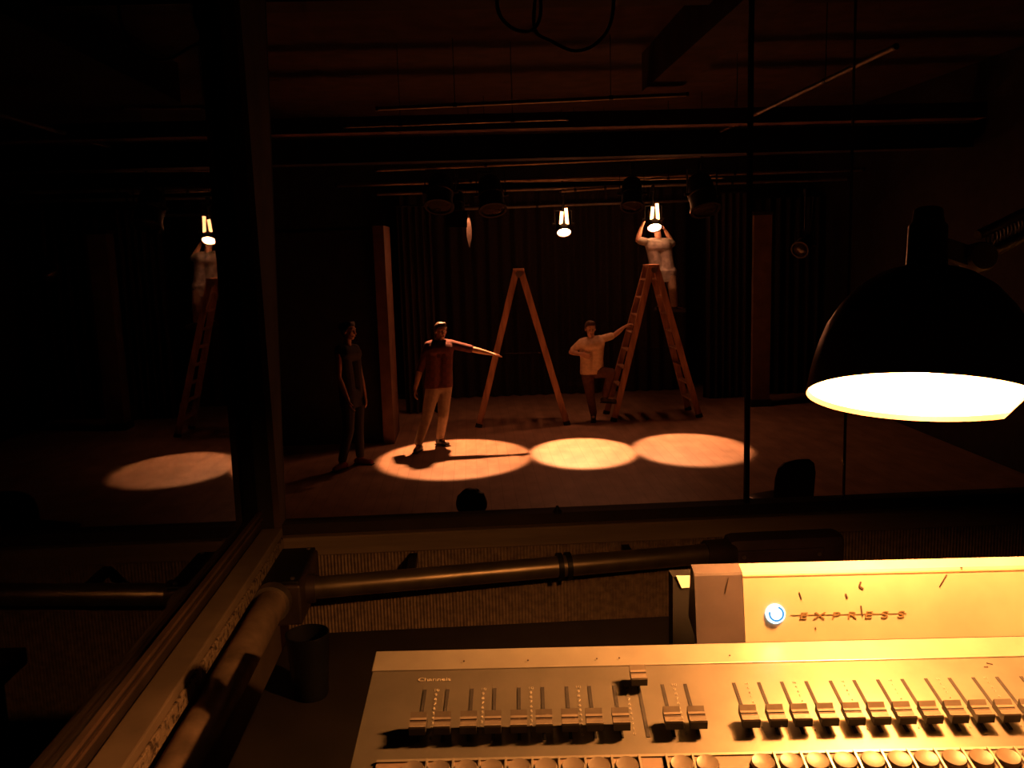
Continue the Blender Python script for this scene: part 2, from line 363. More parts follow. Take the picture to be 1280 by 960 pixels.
# ------------------------------------------------------------------ lanterns
def lantern(label, c, aim, r, L, lit=False, hood=0, top=None, leak=False, flap=None, grp=None):
    c = V(c); d = (V(aim)-c).normalized(); t = thing('stage_lantern', label, 'stage light', c, grp)
    back = c - d*L
    prof = [(-L, r*.3), (-L*.97, r*.55), (-L*.9, r*.8), (-L*.72, r*.92), (-L*.5, r*.95), (-L*.48, r*1.02), (-L*.42, r*1.02), (-L*.4, r*.95), (-.02, r*.97), (-.02, r*1.1), (.015, r*1.1), (.015, r*.9), (-.03, r*.88)]
    mb = MB(); mb.lathe(c, d, prof, 24)
    obj('housing', mb, mt['blackmetal'], t, True)
    obj('lens', MB().lathe(c, d, [(-.025, r*.88), (.0, r*.86), (.014, r*.6), (.02, r*.05)], 24), mt['lens' if lit else 'lensoff'], t, True)
    if hood:
        obj('snoot', MB().lathe(c, d, [(.01, r*1.08), (hood, r*1.1), (hood, r*1.04), (.01, r*1.02), (.01, r*1.08)], 24, False), mt['blackmetal'], t, True)
    sx = d.cross(V((0, 0, 1)))
    sx = sx.normalized() if sx.length > .01 else V((1, 0, 0))
    mid = c - d*L*.45; up = V((0, 0, 1)); ztop = top if top else c.z + .5
    k = V((mid.x, mid.y, mid.z + r*1.75))
    mb = MB()
    for s_ in (-1, 1):
        mb.bar(mid + sx*s_*r*1.12, k + sx*s_*r*1.12, .008, .035, sx)
    mb.bar(k - sx*r*1.14, k + sx*r*1.14, .008, .035, up)
    obj('yoke', mb, mt['blackmetal'], t)
    for s_ in (-1, 1):
        obj('tilt_knob', MB().cyl(mid + sx*s_*r*.95, mid + sx*s_*(r*1.12+.04), .022, 10), mt['blackmetal'], t, True)
    mb = MB().cyl(k, V((k.x, k.y, ztop)), .012, 8)
    mb.obox((k.x, k.y, ztop), (.02, 0, 0), (0, .045, 0), (0, 0, .05), .008)
    obj('hook_clamp', mb, mt['blackmetal'], t)
    if leak:
        e = (CR*1.0)
        for s_ in (-1, 1):
            p = c - d*.03 + e*s_*r*.42 + V((0, -.05, r*.8)); q = p + e*s_*-.018 + V((0, -.01, .19 if s_ < 0 else .24))
            obj('light_streak', MB().bar(p, q, r*.42, .008, e), mt['leak'], t)  # glowing bars shaped as the streaks of light above the lens
        n_ = V((0, .75, -.66)); cc = c - d*L*.62 + n_*r*.93
        obj('rear_fill_panel', MB().obox(cc, sx*r*.5, d*L*.14, n_*.004), mt['rearfill'], t)  # unseen glowing panel, added to brighten the person behind the lantern
    if flap:
        flap(t)
    pts = [back, back + V((.02, .05, .1)), back + V((.05, .08, .25)), V((back.x+.06, back.y+.05, ztop-.05))]
    obj('cable', MB().tube(smooth_path([V(p) for p in pts], 4), .008, 6), mt['blackmetal'], t, True)
    return t
Y0 = 13.6
pools = [on_z(570, 569, 0), on_z(728, 563, 0), on_z(861, 558, 0)]
lm = on_y(705, 290, Y0); lr = on_y(818, 284, Y0); ll = on_y(571, 268, 12.95)
def flapL(t):
    d = (pools[0]-ll).normalized(); e = (V((0, -1, 0)) - d*d.dot(V((0, -1, 0)))).normalized(); sx = d.cross(e)
    obj('barn_door', MB().obox(ll + e*.137 + d*.14, sx*.15, e*.004, d*.135, .003), mt['blackmetal'], t)
    obj('barn_door_hinge', MB().cyl(ll + e*.137 + d*.006 - sx*.12, ll + e*.137 + d*.006 + sx*.12, .01, 8), mt['blackmetal'], t)
    c = on_y(586, 288, 13.02); ax = V((.85, -.5, 0)).normalized()
    pts = [(0, .23), (.035, .12), (.046, 0), (.038, -.12), (0, -.25), (-.036, -.1), (-.04, .08)]
    bl = obj('barn_door', MB().prism([c + ax*u + V((0, 0, v)) for u, v in pts], V((.003, .006, 0))), mt['steel'], t)
    obj('barn_door_hinge', MB().cyl(c + V((0, .01, .2)), ll + V((.08, .04, .02)), .008, 8), mt['blackmetal'], t)
lantern('hooded stage lantern beside a lit blade, above the pointing person', ll, pools[0], .12, .36, True, 0, on_y(566, 216, 12.95).z, flap=flapL)
lantern('glowing stage lantern hanging alone between the two step ladders', lm, pools[1], .115, .34, True, 0, on_y(705, 240, Y0).z, leak=True)
lantern('glowing stage lantern held by the person up the ladder', lr, pools[2], .115, .34, True, 0, on_y(818, 235, Y0).z, leak=True)
for i, (px, py, r, L, ax, lab) in enumerate((
    (549, 258, .19, .5, -.1, 'dark unlit lantern hanging in front of the hooded lantern'),
    (616, 262, .18, .52, .08, 'dark unlit lantern hanging beside the lit blade'),
    (790, 258, .15, .45, -.1, 'dark unlit lantern beside the lantern held by the person'),
    (882, 262, .2, .55, .1, 'large dark unlit lantern in front of the side curtain'))):
    c = on_y(px, py, 12.4); lantern(lab, c, c + V((ax, -.55, -1)), r, L, top=on_y(px, 207, 12.4).z, grp=None)
c = on_y(1000, 312, 12.6)
lantern('unlit lantern with small glints hanging beyond the window joint', c, c + V((-.8, -.9, -.45)), .12, .4, top=on_y(1000, 240, 12.6).z)
for i, (p, q, en, ang) in enumerate(((ll, pools[0], 2100, 33), (lm, pools[1], 3800, 23), (lr, pools[2], 2000, 25))):
    ld = bpy.data.lights.new('spot', 'SPOT'); ld.energy = en; ld.color = (1, .36, .14); ld.spot_size = math.radians(ang); ld.spot_blend = .28 if i else .16; ld.shadow_soft_size = .05
    o = bpy.data.objects.new('lantern_beam', ld); COL.objects.link(o); d = (q-p).normalized()
    o.location = p + d*.05; o.rotation_euler = d.to_track_quat('-Z', 'Y').to_euler()

# ------------------------------------------------------------------ step ladders
def make_ladder(loc, rz, label, Ht=2.36, sp=.68, w0=.34, w1=.62):
    t = thing('step_ladder', label, 'ladder', loc, None, Matrix.Translation(V(loc)) @ Matrix.Rotation(rz, 4, 'Z'))
    L = MW[t.name]
    def P(x, y, z): return L @ V((x, y, z))
    R3 = L.to_3x3()
    for sg in (-1, 1):
        for sy in (-1, 1):
            p = P(sg*.035, sy*w0/2, Ht); q = P(sg*sp, sy*w1/2, 0.0)
            obj('rail', MB().bar(p, q, .095, .034, R3 @ V((1, 0, 0)), .004), mt['wood'], t)
            obj('foot_pad', MB().bar(q.lerp(p, -.0), q.lerp(p, .025), .104, .044, R3 @ V((1, 0, 0))), mt['blackmetal'], t)
        n = 8
        for k in range(1, n+1):
            f = k*.27/Ht
            if f > .95: break
            x = sg*(sp + (.035-sp)*f); w = (w1 + (w0-w1)*f)/2 - .01; z = Ht*f
            obj('tread', MB().bar(P(x, -w, z), P(x, w, z), .085, .026, R3 @ V((1, 0, 0)), .003), mt['wood'], t)
    obj('top_cap', MB().obox(P(0, 0, Ht+.012), R3 @ V((.085, 0, 0)), R3 @ V((0, w0/2+.03, 0)), V((0, 0, .016)), .004), mt['wood'], t)
    for sy in (-1, 1):
        obj('hinge', MB().cyl(P(0, sy*(w0/2+.02), Ht-.05), P(0, sy*(w0/2+.034), Ht-.05), .05, 14), mt['steel'], t, True)
        zz = Ht*.45; xx = sp + (.035-sp)*.45; yy = (w1 + (w0-w1)*.45)/2
        obj('stay', MB().bar(P(-xx, sy*yy, zz), P(xx, sy*yy, zz), .004, .012), mt['blackmetal'], t) if sy > 0 else None
    return t
f1 = (on_z(604, 531, 0) + on_z(704, 528, 0))/2
make_ladder((f1.x, f1.y+.1, 0), -math.atan2(f1.x, f1.y), 'empty wooden A-frame step ladder standing alone at centre stage')
f2 = V((on_y(814, 340, 13.62).x, 13.62, 0))
make_ladder((f2.x, f2.y, 0), math.radians(2), 'wooden A-frame step ladder with a person at its top')

# ------------------------------------------------------------------ people
def hand(mb, wr, d, n, curl=.25, s=1.0, side=1):
    """palm, four fingers and a thumb: d fingers' direction, n palm's facing, side +1/-1 where the thumb leaves"""
    d = V(d).normalized(); n = V(n); n = (n - d*n.dot(d)).normalized(); x = d.cross(n)*side
    for k in (-1, -.33, .33, 1):
        mb.cap(wr + x*k*.012*s, .020*s, wr + d*.085*s + x*k*.027*s, .0135*s, 8, 3)
    for k, L in ((-1.5, .062), (-.5, .074), (.5, .08), (1.5, .07)):
        b = wr + d*.088*s + x*k*.02*s
        d1 = (d + n*curl + x*k*.06).normalized(); d2 = (d + n*curl*2.6 + x*k*.06).normalized()
        m_ = b + d1*L*.52*s; mb.cap(b, .0098*s, m_, .0092*s, 8, 3); mb.cap(m_, .0092*s, m_ + d2*L*.48*s, .0078*s, 8, 3)
    b = wr + d*.025*s + x*.026*s; d1 = (d*.65 + x*.75 + n*.25).normalized(); m_ = b + d1*.045*s
    mb.cap(b, .014*s, m_, .011*s, 8, 3); mb.cap(m_, .011*s, m_ + (d*.9 + x*.3 + n*.4).normalized()*.036*s, .009*s, 8, 3)

def person(label, base, J, look, hd=None, skin='skin', hair='hair', top='tan', bottom='darkcloth', shoes='shoe', sleeve=.6, hem=.05, female=False,
           hands=None, toes=None, legcover=1.0, open_front=False, hairlong=False, r=1.0, topname='shirt', botname='trousers', neckline=False, bushy=False):
    """J: joints as offsets from base (x to the viewer's right, y away, z up); A is the figure's side at smaller x, B at larger x"""
    base = V(base); t = thing('person', label, 'person', base)
    J = {k: base + V(v) for k, v in J.items()}
    look = V(look).normalized(); hu = V(hd or (0, 0, 1)); hu = (hu - look*look.dot(hu)).normalized(); hx = look.cross(hu)
    HR = Matrix((hx, look, hu)).transposed()
    H = J['head']; sh = (J['shA']+J['shB'])/2; hp = (J['hipA']+J['hipB'])/2
    fwd = (J['shB']-J['shA']).cross(V((0, 0, 1))).normalized()
    if fwd.dot(V(J.get('front', base)-base) if 'front' in J else V((0, -1, 0))) < 0: fwd = -fwd
    def h(x, y, z): return H + HR @ V((x, y, z))
    b = MB()
    # head
    b.ell(h(0, -.008, .028), (.074, .092, .086), HR); b.ell(h(0, .018, -.04), (.056, .062, .07), HR); b.ell(h(0, .05, -.085), (.026, .024, .022), HR)
    b.cap(h(0, .084, .012), .010, h(0, .104, -.03), .0145, 8, 3); b.cap(h(-.03, .078, .03), .012, h(.03, .078, .03), .012, 8, 3)
    b.cap(h(-.04, .062, -.02), .017, h(.04, .062, -.02), .017, 8, 3)
    b.cap(h(-.018, .078, -.06), .009, h(.018, .078, -.06), .009, 8, 3)
    for s_ in (-1, 1): b.ell(h(s_*.077, -.006, -.006), (.011, .02, .032), HR, 10, 6)
    # neck and trunk
    nb = sh + V((0, 0, .03)); b.cap(h(0, -.02, -.05), .05*r, nb, .058*r)
    def trunk(mb, g, low, k=1.0):
        for s_, S_, P_ in ((-1, J['shA'], J['hipA']), (1, J['shB'], J['hipB'])):
            s2 = lerp(S_, sh, .34); s2 = s2 - V((0, 0, .03))
            mid = lerp(s2, P_, .55); mid = lerp(mid, lerp(sh, hp, .55), .12)
            mb.cap(s2, .085*r + g, mid, .088*r + g); mb.cap(mid, .088*r + g, P_ + V((0, 0, low)), .098*r + g)
            mb.cap(lerp(S_, sh, .1), .052*r + g*.8, nb + V((0, 0, -.01)), .05*r + g*.5)
        mb.cap(lerp(J['shA'], sh, .4) + V((0, 0, -.06)) + fwd*.025, .09*r + g, lerp(J['shB'], sh, .4) + V((0, 0, -.06)) + fwd*.025, .09*r + g)
    trunk(b, 0, 0)
    for s_ in 'AB':
        b.cap(J['sh'+s_], .052*r, J['el'+s_], .04*r); b.cap(J['el'+s_], .041*r, lerp(J['el'+s_], J['wr'+s_], .35), .042*r); b.cap(lerp(J['el'+s_], J['wr'+s_], .35), .042*r, J['wr'+s_], .026*r)
        b.cap(J['hip'+s_], .092*r, J['kn'+s_], .056*r); b.cap(J['kn'+s_], .056*r, lerp(J['kn'+s_], J['an'+s_], .33), .06*r); b.cap(lerp(J['kn'+s_], J['an'+s_], .33), .06*r, J['an'+s_], .036*r)
        hh = (hands or {}).get(s_)
        fd = (J['wr'+s_]-J['el'+s_]).normalized()
        d, n, cu, sd = hh if hh else (fd, (1, 0, 0) if s_ == 'A' else (-1, 0, 0), .3, 1)
        hand(b, J['wr'+s_], d, n, cu, 1.0, sd)
        tw = V(toes[s_]).normalized() if toes else look
        b.cap(J['an'+s_] + V((0, 0, -.03)), .035, J['an'+s_] + tw*.13 + V((0, 0, -.05)), .028)
    obj_body = fused('body', b, mt[skin], t, .0075, 2)
    # eyes and mouth
    for s_ in (-1, 1):
        e = obj('eye', MB().ell(h(s_*.03, .0765, .005), (.0135, .010, .0075), HR, 12, 8), mt['eyew'], t, True)
        obj('iris', MB().ell(h(s_*.03, .0845, .005), (.0055, .0035, .0055), HR, 10, 6), mt['shoe'], e, True)
    obj('mouth', MB().cap(h(-.02, .0825, -.06), .0055, h(.02, .0825, -.06), .0055, 8, 3), mt['lips'], t, True)
    # hair
    hb = MB(); hb.ell(h(0, -.022, .045), (.083, .09, .083), HR); hb.ell(h(0, -.045, .0), (.078, .062, .085), HR)
    for k in range(7):
        a = -.9 + k*.3; hb.cap(h(math.sin(a)*.05, .045, .105), .02, h(math.sin(a)*.07, .07*math.cos(a), .075), .014, 8, 3)
    for s_ in (-1, 1): hb.cap(h(s_*.074, .01, .04), .016, h(s_*.077, .012, 0), .008, 8, 3)
    if bushy:
        hb.ell(h(0, -.02, .05), (.105, .105, .098), HR)
        rq = random.Random(3)
        for k in range(48):
            a_, e_ = rq.uniform(0, 2*PI), rq.uniform(.1, 1.35); q_ = h(.088*math.cos(a_)*math.cos(e_), -.02 + .088*math.sin(a_)*math.cos(e_), .05 + .084*math.sin(e_)); hb.ell(q_, (.022, .022, .022), HR, 8, 6)
    if hairlong:
        hb.ell(h(0, -.10, .05), (.05, .05, .05), HR)
    fused('hair', hb, mt[hair], t, .008, 2)
    # top
    hemc = hp + V((0, 0, -hem - .09)); c = MB(); trunk(c, .02, -hem - .06)
    for z_ in (.02, -.06, -.14): c.cap(J['hipA'] + V((0, 0, z_)), .118*r, J['hipB'] + V((0, 0, z_)), .118*r)
    if neckline: pass
    for s_ in 'AB':
        S_, E_, W_ = J['sh'+s_], J['el'+s_], J['wr'+s_]
        if sleeve <= 1: c.cap(S_, .066*r, lerp(S_, E_, sleeve), .062*r)
        else: c.cap(S_, .066*r, E_, .056*r); c.cap(E_, .056*r, lerp(E_, W_, sleeve-1), .046*r)
    so = fused(topname, c, mt[top], t, .010, 3, (hemc, V((0, 0, 1))))
    if open_front:
        for s_ in (-1, 1):
            side = (J['shB']-J['shA']).normalized()*s_
            p = sh + side*.055 + fwd*.07 + V((0, 0, .05)); q = sh + side*.03 + fwd*.125 + V((0, 0, -.17))
            obj('collar', MB().bar(p, q, .05, .012, side, .003), mt[top], so)
    # bottom
    c = MB()
    c.cap(J['hipA'] + V((0, 0, .03)), .108*r, J['hipB'] + V((0, 0, .03)), .108*r)
    for s_ in 'AB':
        H_, K_, A_ = J['hip'+s_], J['kn'+s_], J['an'+s_]
        if legcover >= 1: c.cap(H_, .106*r, K_, .075*r); c.cap(K_, .075*r, A_ + V((0, 0, .03)), .06*r)
        else: c.cap(H_, .106*r, lerp(H_, K_, legcover*1.6), .085*r)
    fused(botname, c, mt[bottom], t, .010, 3)
    for s_ in 'AB':
        A_ = J['an'+s_]; tw = V(toes[s_]).normalized() if toes else V((look.x, look.y, 0)).normalized()
        m_ = MB(); hz = V((0, 0, -.052))
        m_.cap(A_ + hz - tw*.05, .040, A_ + hz + tw*.05 + V((0, 0, .002)), .042); m_.cap(A_ + hz + tw*.05, .042, A_ + hz + tw*.155 + V((0, 0, -.008)), .033); m_.cap(A_ + V((0, 0, -.005)), .047, A_ + hz, .042)
        sho = fused('shoe', m_, mt[shoes], t, .008, 2)
        sx = tw.cross(V((0, 0, 1)))
        obj('sole', MB().obox(A_ + V((0, 0, -.088)) + tw*.052, tw*.135, sx*.042, V((0, 0, .007)), .006), mt['blackmetal'], sho)
    return t
AZ = .095       # ankle height over the sole's underside
# the person who points
g = on_z(537, 559, 0); k1 = g.y
def rel(px, py, dy=0): q = on_y(px, py, k1 + dy); return q - g
wrB = rel(613, 442, -.02)
person('person pointing one straight arm, dark red jacket, pale trousers, in the light pool', g,
    dict(head=rel(551, 414, .0), shA=rel(536, 432, -.03), shB=rel(562, 430, .03), elA=rel(525, 462, -.02), wrA=rel(519, 486, -.10), elB=rel(588, 436, .0), wrB=wrB,
         hipA=rel(541, 487, -.02), hipB=rel(556, 486, .03), knA=rel(533, 523, -.12), anA=V((rel(525, 560).x, -.2, AZ)), knB=rel(554, 520, -.03), anB=V((rel(550, 550).x, .12, AZ))),
    (.35, -.9, -.05), top='jacket', topname='jacket', bottom='khaki', sleeve=1.05, hem=-.12, open_front=True, hair='hair',
    hands=dict(B=((1, 0, -.25), (0, -.3, -1), .12, -1), A=((-.12, -.35, -.9), (1, .1, -.1), .5, 1)), toes=dict(A=(-.25, -.9, 0), B=(.6, -.7, 0)))
# the dark figure by the flat
g = on_z(446, 583, 0); k1 = g.y
person('person in black clothes standing in shadow before the masking flat', g,
    dict(head=rel(436, 414), shA=rel(424, 437, -.12), shB=rel(444, 436, .14), elA=rel(423, 472, -.2), wrA=rel(435, 500, -.26), elB=rel(450, 468, .16), wrB=rel(456, 494, .06),
         hipA=rel(435, 496, -.08), hipB=rel(446, 496, .09), knA=rel(436, 538, -.1), anA=V((rel(430, 578).x, -.12, AZ)), knB=rel(448, 538, .07), anB=V((rel(449, 578).x, .12, AZ)), front=(1, -.4, 0)),
    (.85, -.5, -.02), top='blackwear', topname='vest', bottom='blackwear', botname='trousers', shoes='redshoe', sleeve=.08, hem=.03, hair='hairblack', hairlong=True, skin='skindark', r=.92,
    hands=dict(A=((.3, -.1, -.9), (1, .2, 0), .3, 1), B=((.2, -.2, -.9), (-1, 0, .2), .3, 1)), toes=dict(A=(-.5, -.8, 0), B=(.9, -.35, 0)))
# the person holding the ladder
g = on_z(742, 524, 0); k1 = 13.4; g = V((on_y(742, 470, k1).x, k1, 0))
wrA = rel(726, 443, -.16)
person('person in a tan t-shirt with one foot up, steadying the ladder', g,
    dict(head=rel(738, 411, -.05), shA=rel(727, 428, -.03), shB=rel(752, 424, .0), elA=rel(714, 440, -.02), wrA=wrA, elB=rel(768, 419, .0), wrB=rel(780, 409, .0),
         hipA=rel(734, 466, 0), hipB=rel(746, 465, .0), knA=rel(738, 496, -.06), anA=V((-.01, .02, AZ)), knB=rel(764, 466, -.16), anB=rel(757, 496, -.02)),
    (.1, -.95, -.12), top='tan', topname='t_shirt', bottom='brownwear', sleeve=.75, hem=-.07, hair='hair', r=.95,
    hands=dict(A=((.8, -.35, -.25), (.3, .9, 0), .25, 1), B=((.75, -.1, .45), (.2, -.3, -.9), .5, 1)), toes=dict(A=(-.15, -.95, 0), B=(.75, -.5, 0)))
# the person at the top of the ladder
k1 = 13.98; g = V((on_y(836, 384, k1).x, k1, on_y(836, 384, k1).z))
person('person in a grey t-shirt up the ladder, both arms raised to the lantern', g,
    dict(head=rel(821, 279, .08), shA=rel(810, 303, .0), shB=rel(836, 303, .0), elA=rel(797, 300, -.05), wrA=rel(802, 284, .05), elB=rel(841, 305, -.02), wrB=rel(832, 289, .06),
         hipA=rel(821, 342, 0), hipB=rel(837, 342, -.02), knA=rel(826, 362, -.1), anA=rel(828, 385, .12) + V((0, 0, .06)), knB=rel(841, 360, -.10), anB=rel(843, 383, -.02)),
    (-.2, -.85, .3), top='grey', topname='t_shirt', bottom='khaki', botname='trousers', sleeve=.75, hem=.04, hair='hair',
    hands=dict(A=((.4, .1, .85), (.8, .2, -.3), .35, 1), B=((-.45, .1, .85), (-.8, .2, -.3), .35, 1)), toes=dict(A=(-.6, -.5, 0), B=(.9, -.3, 0)))

# seated watcher below the window: only the crown of the head is above the sill
g = on_y(590, 640, 5.6); g = V((g.x, g.y, 0)); k1 = 5.6; hz = on_y(590, 628, 5.6).z - .05
def aud(label, g, hz):
    z = hz
    person(label, g, dict(head=(0, 0, z), shA=(-.2, 0, z-.24), shB=(.2, 0, z-.24), elA=(-.25, .08, z-.5), wrA=(-.12, .28, z-.58), elB=(.25, .08, z-.5), wrB=(.12, .28, z-.58),
         hipA=(-.09, .02, .60), hipB=(.09, .02, .60), knA=(-.1, .42, .56), anA=(-.1, .42, AZ), knB=(.1, .42, .56), anB=(.1, .42, AZ), front=(0, 1, 0)),
         (0, 1, 0), top='blackwear', topname='jumper', hair='hairblack', bushy=True, sleeve=1.8, hands=dict(A=((.2, .9, -.1), (0, 0, -1), .2, 1), B=((-.2, .9, -.1), (0, 0, -1), .2, -1)), toes=dict(A=(0, 1, 0), B=(0, 1, 0)))
aud('dark head of a seated person showing above the window sill', g, hz)
def chair(label, loc, rz, h=.82, sw=.42, grp=None):
    L = Matrix.Translation(V(loc)) @ Matrix.Rotation(rz, 4, 'Z')
    t = thing('auditorium_chair', label, 'chair', loc, grp, L)
    P = lambda x, y, z: L @ V((x, y, z)); R3 = L.to_3x3()
    obj('seat', MB().obox(P(0, 0, .45), R3 @ V((sw/2, 0, 0)), R3 @ V((0, .21, 0)), V((0, 0, .018)), .015), mt['chairp'], t, True)
    rr = []
    prof = [(-.5, 0), (-.5, .6), (-.44, .85), (-.3, .97), (0, 1), (.3, .97), (.44, .85), (.5, .6), (.5, 0)]
    poly = [P(u*sw, -.2 - .03*v_, .5 + v_*(h-.5)) for u, v_ in prof]
    obj('backrest', MB().prism(poly, R3 @ V((0, -.02, .002))), mt['chairp'], t)
    for sx in (-1, 1):
        for sy in (-1, 1): obj('leg', MB().cyl(P(sx*sw*.45, sy*.18, .44), P(sx*sw*.5, sy*.22, 0), .011, 8), mt['steel'], t, True)
        obj('back_support', MB().cyl(P(sx*sw*.4, -.19, .44), P(sx*sw*.4, -.215, .62), .011, 8), mt['steel'], t, True)
    return t
chair('chair under the seated person below the window', (g.x, g.y, 0), 0)
c = on_y(972, 600, 7.4); chair('empty black plastic chair with a rounded back beyond the glass', (c.x, c.y, 0), math.radians(20), .86)

# ------------------------------------------------------------------ the control booth
WX, FY = -.558, 2.2          # side glass and front glass
BZ0, BZ1, BX1, BY0 = 1.32, 3.85, 2.3, -1.3
GB = 2.04                    # bottom of the glass
struct('floor.001', MB().box((WX-.1, BY0, BZ0-.1), (BX1+.1, FY+.1, BZ0)), mt['wallb'])
struct('ceiling.001', MB().box((WX-.1, BY0, BZ1), (BX1+.1, FY+.45, BZ1+.1)), mt['black'])
struct('wall_rear', MB().box((WX-.1, BY0-.1, BZ0), (BX1+.1, BY0, BZ1)), mt['black'])
struct('wall_side', MB().box((BX1, BY0, BZ0), (BX1+.1, FY+.1, BZ1)), mt['wallb'])
struct('wall_front', MB().box((WX+.06, FY-.03, BZ0), (BX1, FY+.05, GB-.075)), mt['rib'])
struct('wall_side.001', MB().box((WX-.05, BY0, BZ0), (WX+.03, FY, GB-.03)), mt['wallb'])
struct('trim_1', MB().box((WX+.06, FY-.045, GB-.078), (BX1, FY+.06, GB-.028), .004), mt['plank'])      # plank below the front window
struct('trim_2', MB().box((WX+.012, BY0, GB-.022), (WX+.064, FY-.04, GB-.002), .003), mt['sill'])           # side sill
struct('trim_3', MB().box((WX+.04, BY0, GB-.052), (WX+.067, FY-.05, GB-.0225), .003), mt['plaster'])       # its rough face
pxl = on_y(345, 620, FY-.06).x
pxt = on_y(313, 215, FY-.06).x; zt = on_y(313, 215, FY-.06).z; pxT = lerp(pxl, pxt, (BZ1-GB)/(zt-GB))
def taper(x0, x1, xa, xb, y0, y1): return MB().quad_strip([[(x0, y0, GB-.03), (x1, y0, GB-.03), (x1, y1, GB-.03), (x0, y1, GB-.03)], [(xa, y0, BZ1), (xb, y0, BZ1), (xb, y1+.3, BZ1), (xa, y1+.3, BZ1)]])
struct('trim_4', taper(WX-.04, pxl-.016, WX-.04, pxT-.012, FY-.03, FY+.1), mt['black'])               # corner post
struct('trim_5', taper(pxl-.016, pxl, pxT-.012, pxT, FY-.034, FY+.02), mt['litedge'])  # strip in a lighter colour for the lit edge of the post
wn = struct('window_1', MB().box((pxl, FY-.02, GB-.028), (BX1, FY+.03, GB-.0)).box((pxl-.1, FY+.30, 3.78), (BX1, FY+.38, BZ1)), mt['frame'])
x1 = on_y(935, 450, FY).x; x2 = on_y(1060, 430, FY).x
TL = math.tan(math.radians(11))*1.745
gn = V((0, math.cos(math.radians(11)), -math.sin(math.radians(11)))); go = V((0, FY, GB))
def top_x(xb, px, py):
    p = on_plane(px, py, go, gn); return xb + (p.x-xb)*(3.785-GB)/(p.z-GB)
x1t = top_x(x1, 938, 150); x2 = on_y(1055, 600, FY).x; x2t = top_x(x2, 1063, 270)
def sheet(a, b, at_, bt_, th):
    return MB().quad_strip([[(a, FY-th, GB-.004), (b, FY-th, GB-.004), (b, FY+th, GB-.004), (a, FY+th, GB-.004)], [(at_, FY-th+TL, 3.785), (bt_, FY-th+TL, 3.785), (bt_, FY+th+TL, 3.785), (at_, FY+th+TL, 3.785)]])
for a, b, c_, d_ in ((pxT-.02, x1-.004, pxT-.02, x1t-.004), (x1+.004, x2-.0015, x1t+.004, x2t-.0015), (x2+.0015, BX1, x2t+.0015, BX1)):
    obj('pane', sheet(a, b, c_, d_, .003), mt['glass'], wn)
obj('joint_strip', sheet(x1-.0055, x1+.0055, x1t-.0055, x1t+.0055, .008), mt['blackmetal'], wn)
obj('joint_strip', sheet(x2-.0014, x2+.0014, x2t-.0014, x2t+.0014, .006), mt['dbox'], wn)
lt = on_y(697, 634, FY-.02)
obj('window_latch', MB().lathe((lt.x, FY-.012, GB-.003), (0, 0, 1), [(0, .012), (.006, .012), (.012, .006), (.02, .003)], 12), mt['blackmetal'], wn, True)
ws = struct('window_2', MB().box((WX-.03, BY0, GB-.03), (WX+.010, FY-.03, GB+.038)).box((WX-.03, BY0, 3.78), (WX+.02, FY-.03, BZ1)), mt['frame'])
obj('glazing_bead', MB().box((WX+.004, BY0, GB+.034), (WX+.014, FY-.03, GB+.041)).box((WX+.006, BY0, GB+.018), (WX+.014, FY-.03, GB+.024)), mt['litedge'], ws)
obj('pane', MB().prism([(WX-.003-.0105, BY0, GB+.03), (WX+.003-.0105, BY0, GB+.03), (WX+.003, FY-.03, GB+.03), (WX-.003, FY-.03, GB+.03)], (0, 0, 3.79-GB-.03)), mt['glasside'], ws)

# conduit along the front wall
p0 = on_y(378, 736, 1.98); p1 = on_y(884, 692, 2.105)
cp = thing('wall_conduit', 'long steel conduit pipe across the ribbed wall below the window', 'pipe', (p0+p1)/2)
d = (p1-p0).normalized()
obj('tube', MB().cyl(p0, p1, .026, 20), mt['gpipe'], cp, True)
for px in (690, 701):
    q = p0.lerp(p1, (px-378)/(884-378)); obj('coupling', MB().lathe(q - d*.006, d, [(0, .027), (0, .034), (.012, .034), (.012, .027)], 20), mt['blackmetal'], cp, True)
obj('end_socket', MB().lathe(p1 - d*.005, d, [(0, .026), (0, .034), (.05, .034), (.055, .03), (.075, .03), (.075, .0)], 20), mt['dbox'], cp, True)
obj('end_socket', MB().lathe(p0 + d*.03, -d, [(0, .026), (0, .034), (.045, .034), (.045, .0)], 20), mt['dbox'], cp, True)
for f in (.25, .8):
    q = p0.lerp(p1, f); obj('wall_bracket', MB().bar(q, V((q.x, FY-.025, q.z)), .02, .02), mt['blackmetal'], cp)
# conduit along the side wall
zl = EYE-.762; xl = -.464
sp_ = thing('wall_conduit', 'painted conduit pipe running along the side wall beneath the chipped sill', 'pipe', (xl, 1, zl))
obj('tube', MB().cyl((xl, BY0+.05, zl), (xl, 1.9, zl), .034, 20), mt['opipe'], sp_, True)
obj('end_ring', MB().lathe((xl, 1.86, zl), (0, 1, 0), [(0, .034), (0, .042), (.03, .042), (.03, .034)], 20), mt['steel'], sp_, True)
for yy in (.2, 1.2): obj('wall_bracket', MB().bar((xl, yy, zl), (WX+.03, yy, zl), .02, .03), mt['blackmetal'], sp_)
jb = thing('junction_box', 'dark junction box in the corner where both conduit pipes meet', 'junction box', (-.45, 2.0, 1.95))
obj('case', MB().box((-.526, 1.9, EYE-.83), (-.405, 2.14, EYE-.735), .006), mt['dbox'], jb)
obj('lid', MB().box((-.521, 1.905, EYE-.735), (-.41, 2.135, EYE-.727), .003), mt['blackmetal'], jb)
obj('lid_screw', MB().cyl((-.425, 1.92, EYE-.727), (-.425, 1.92, EYE-.723), .005, 10), mt['steel'], jb)
obj('lid_screw', MB().cyl((-.425, 2.12, EYE-.727), (-.425, 2.12, EYE-.723), .005, 10), mt['steel'], jb)
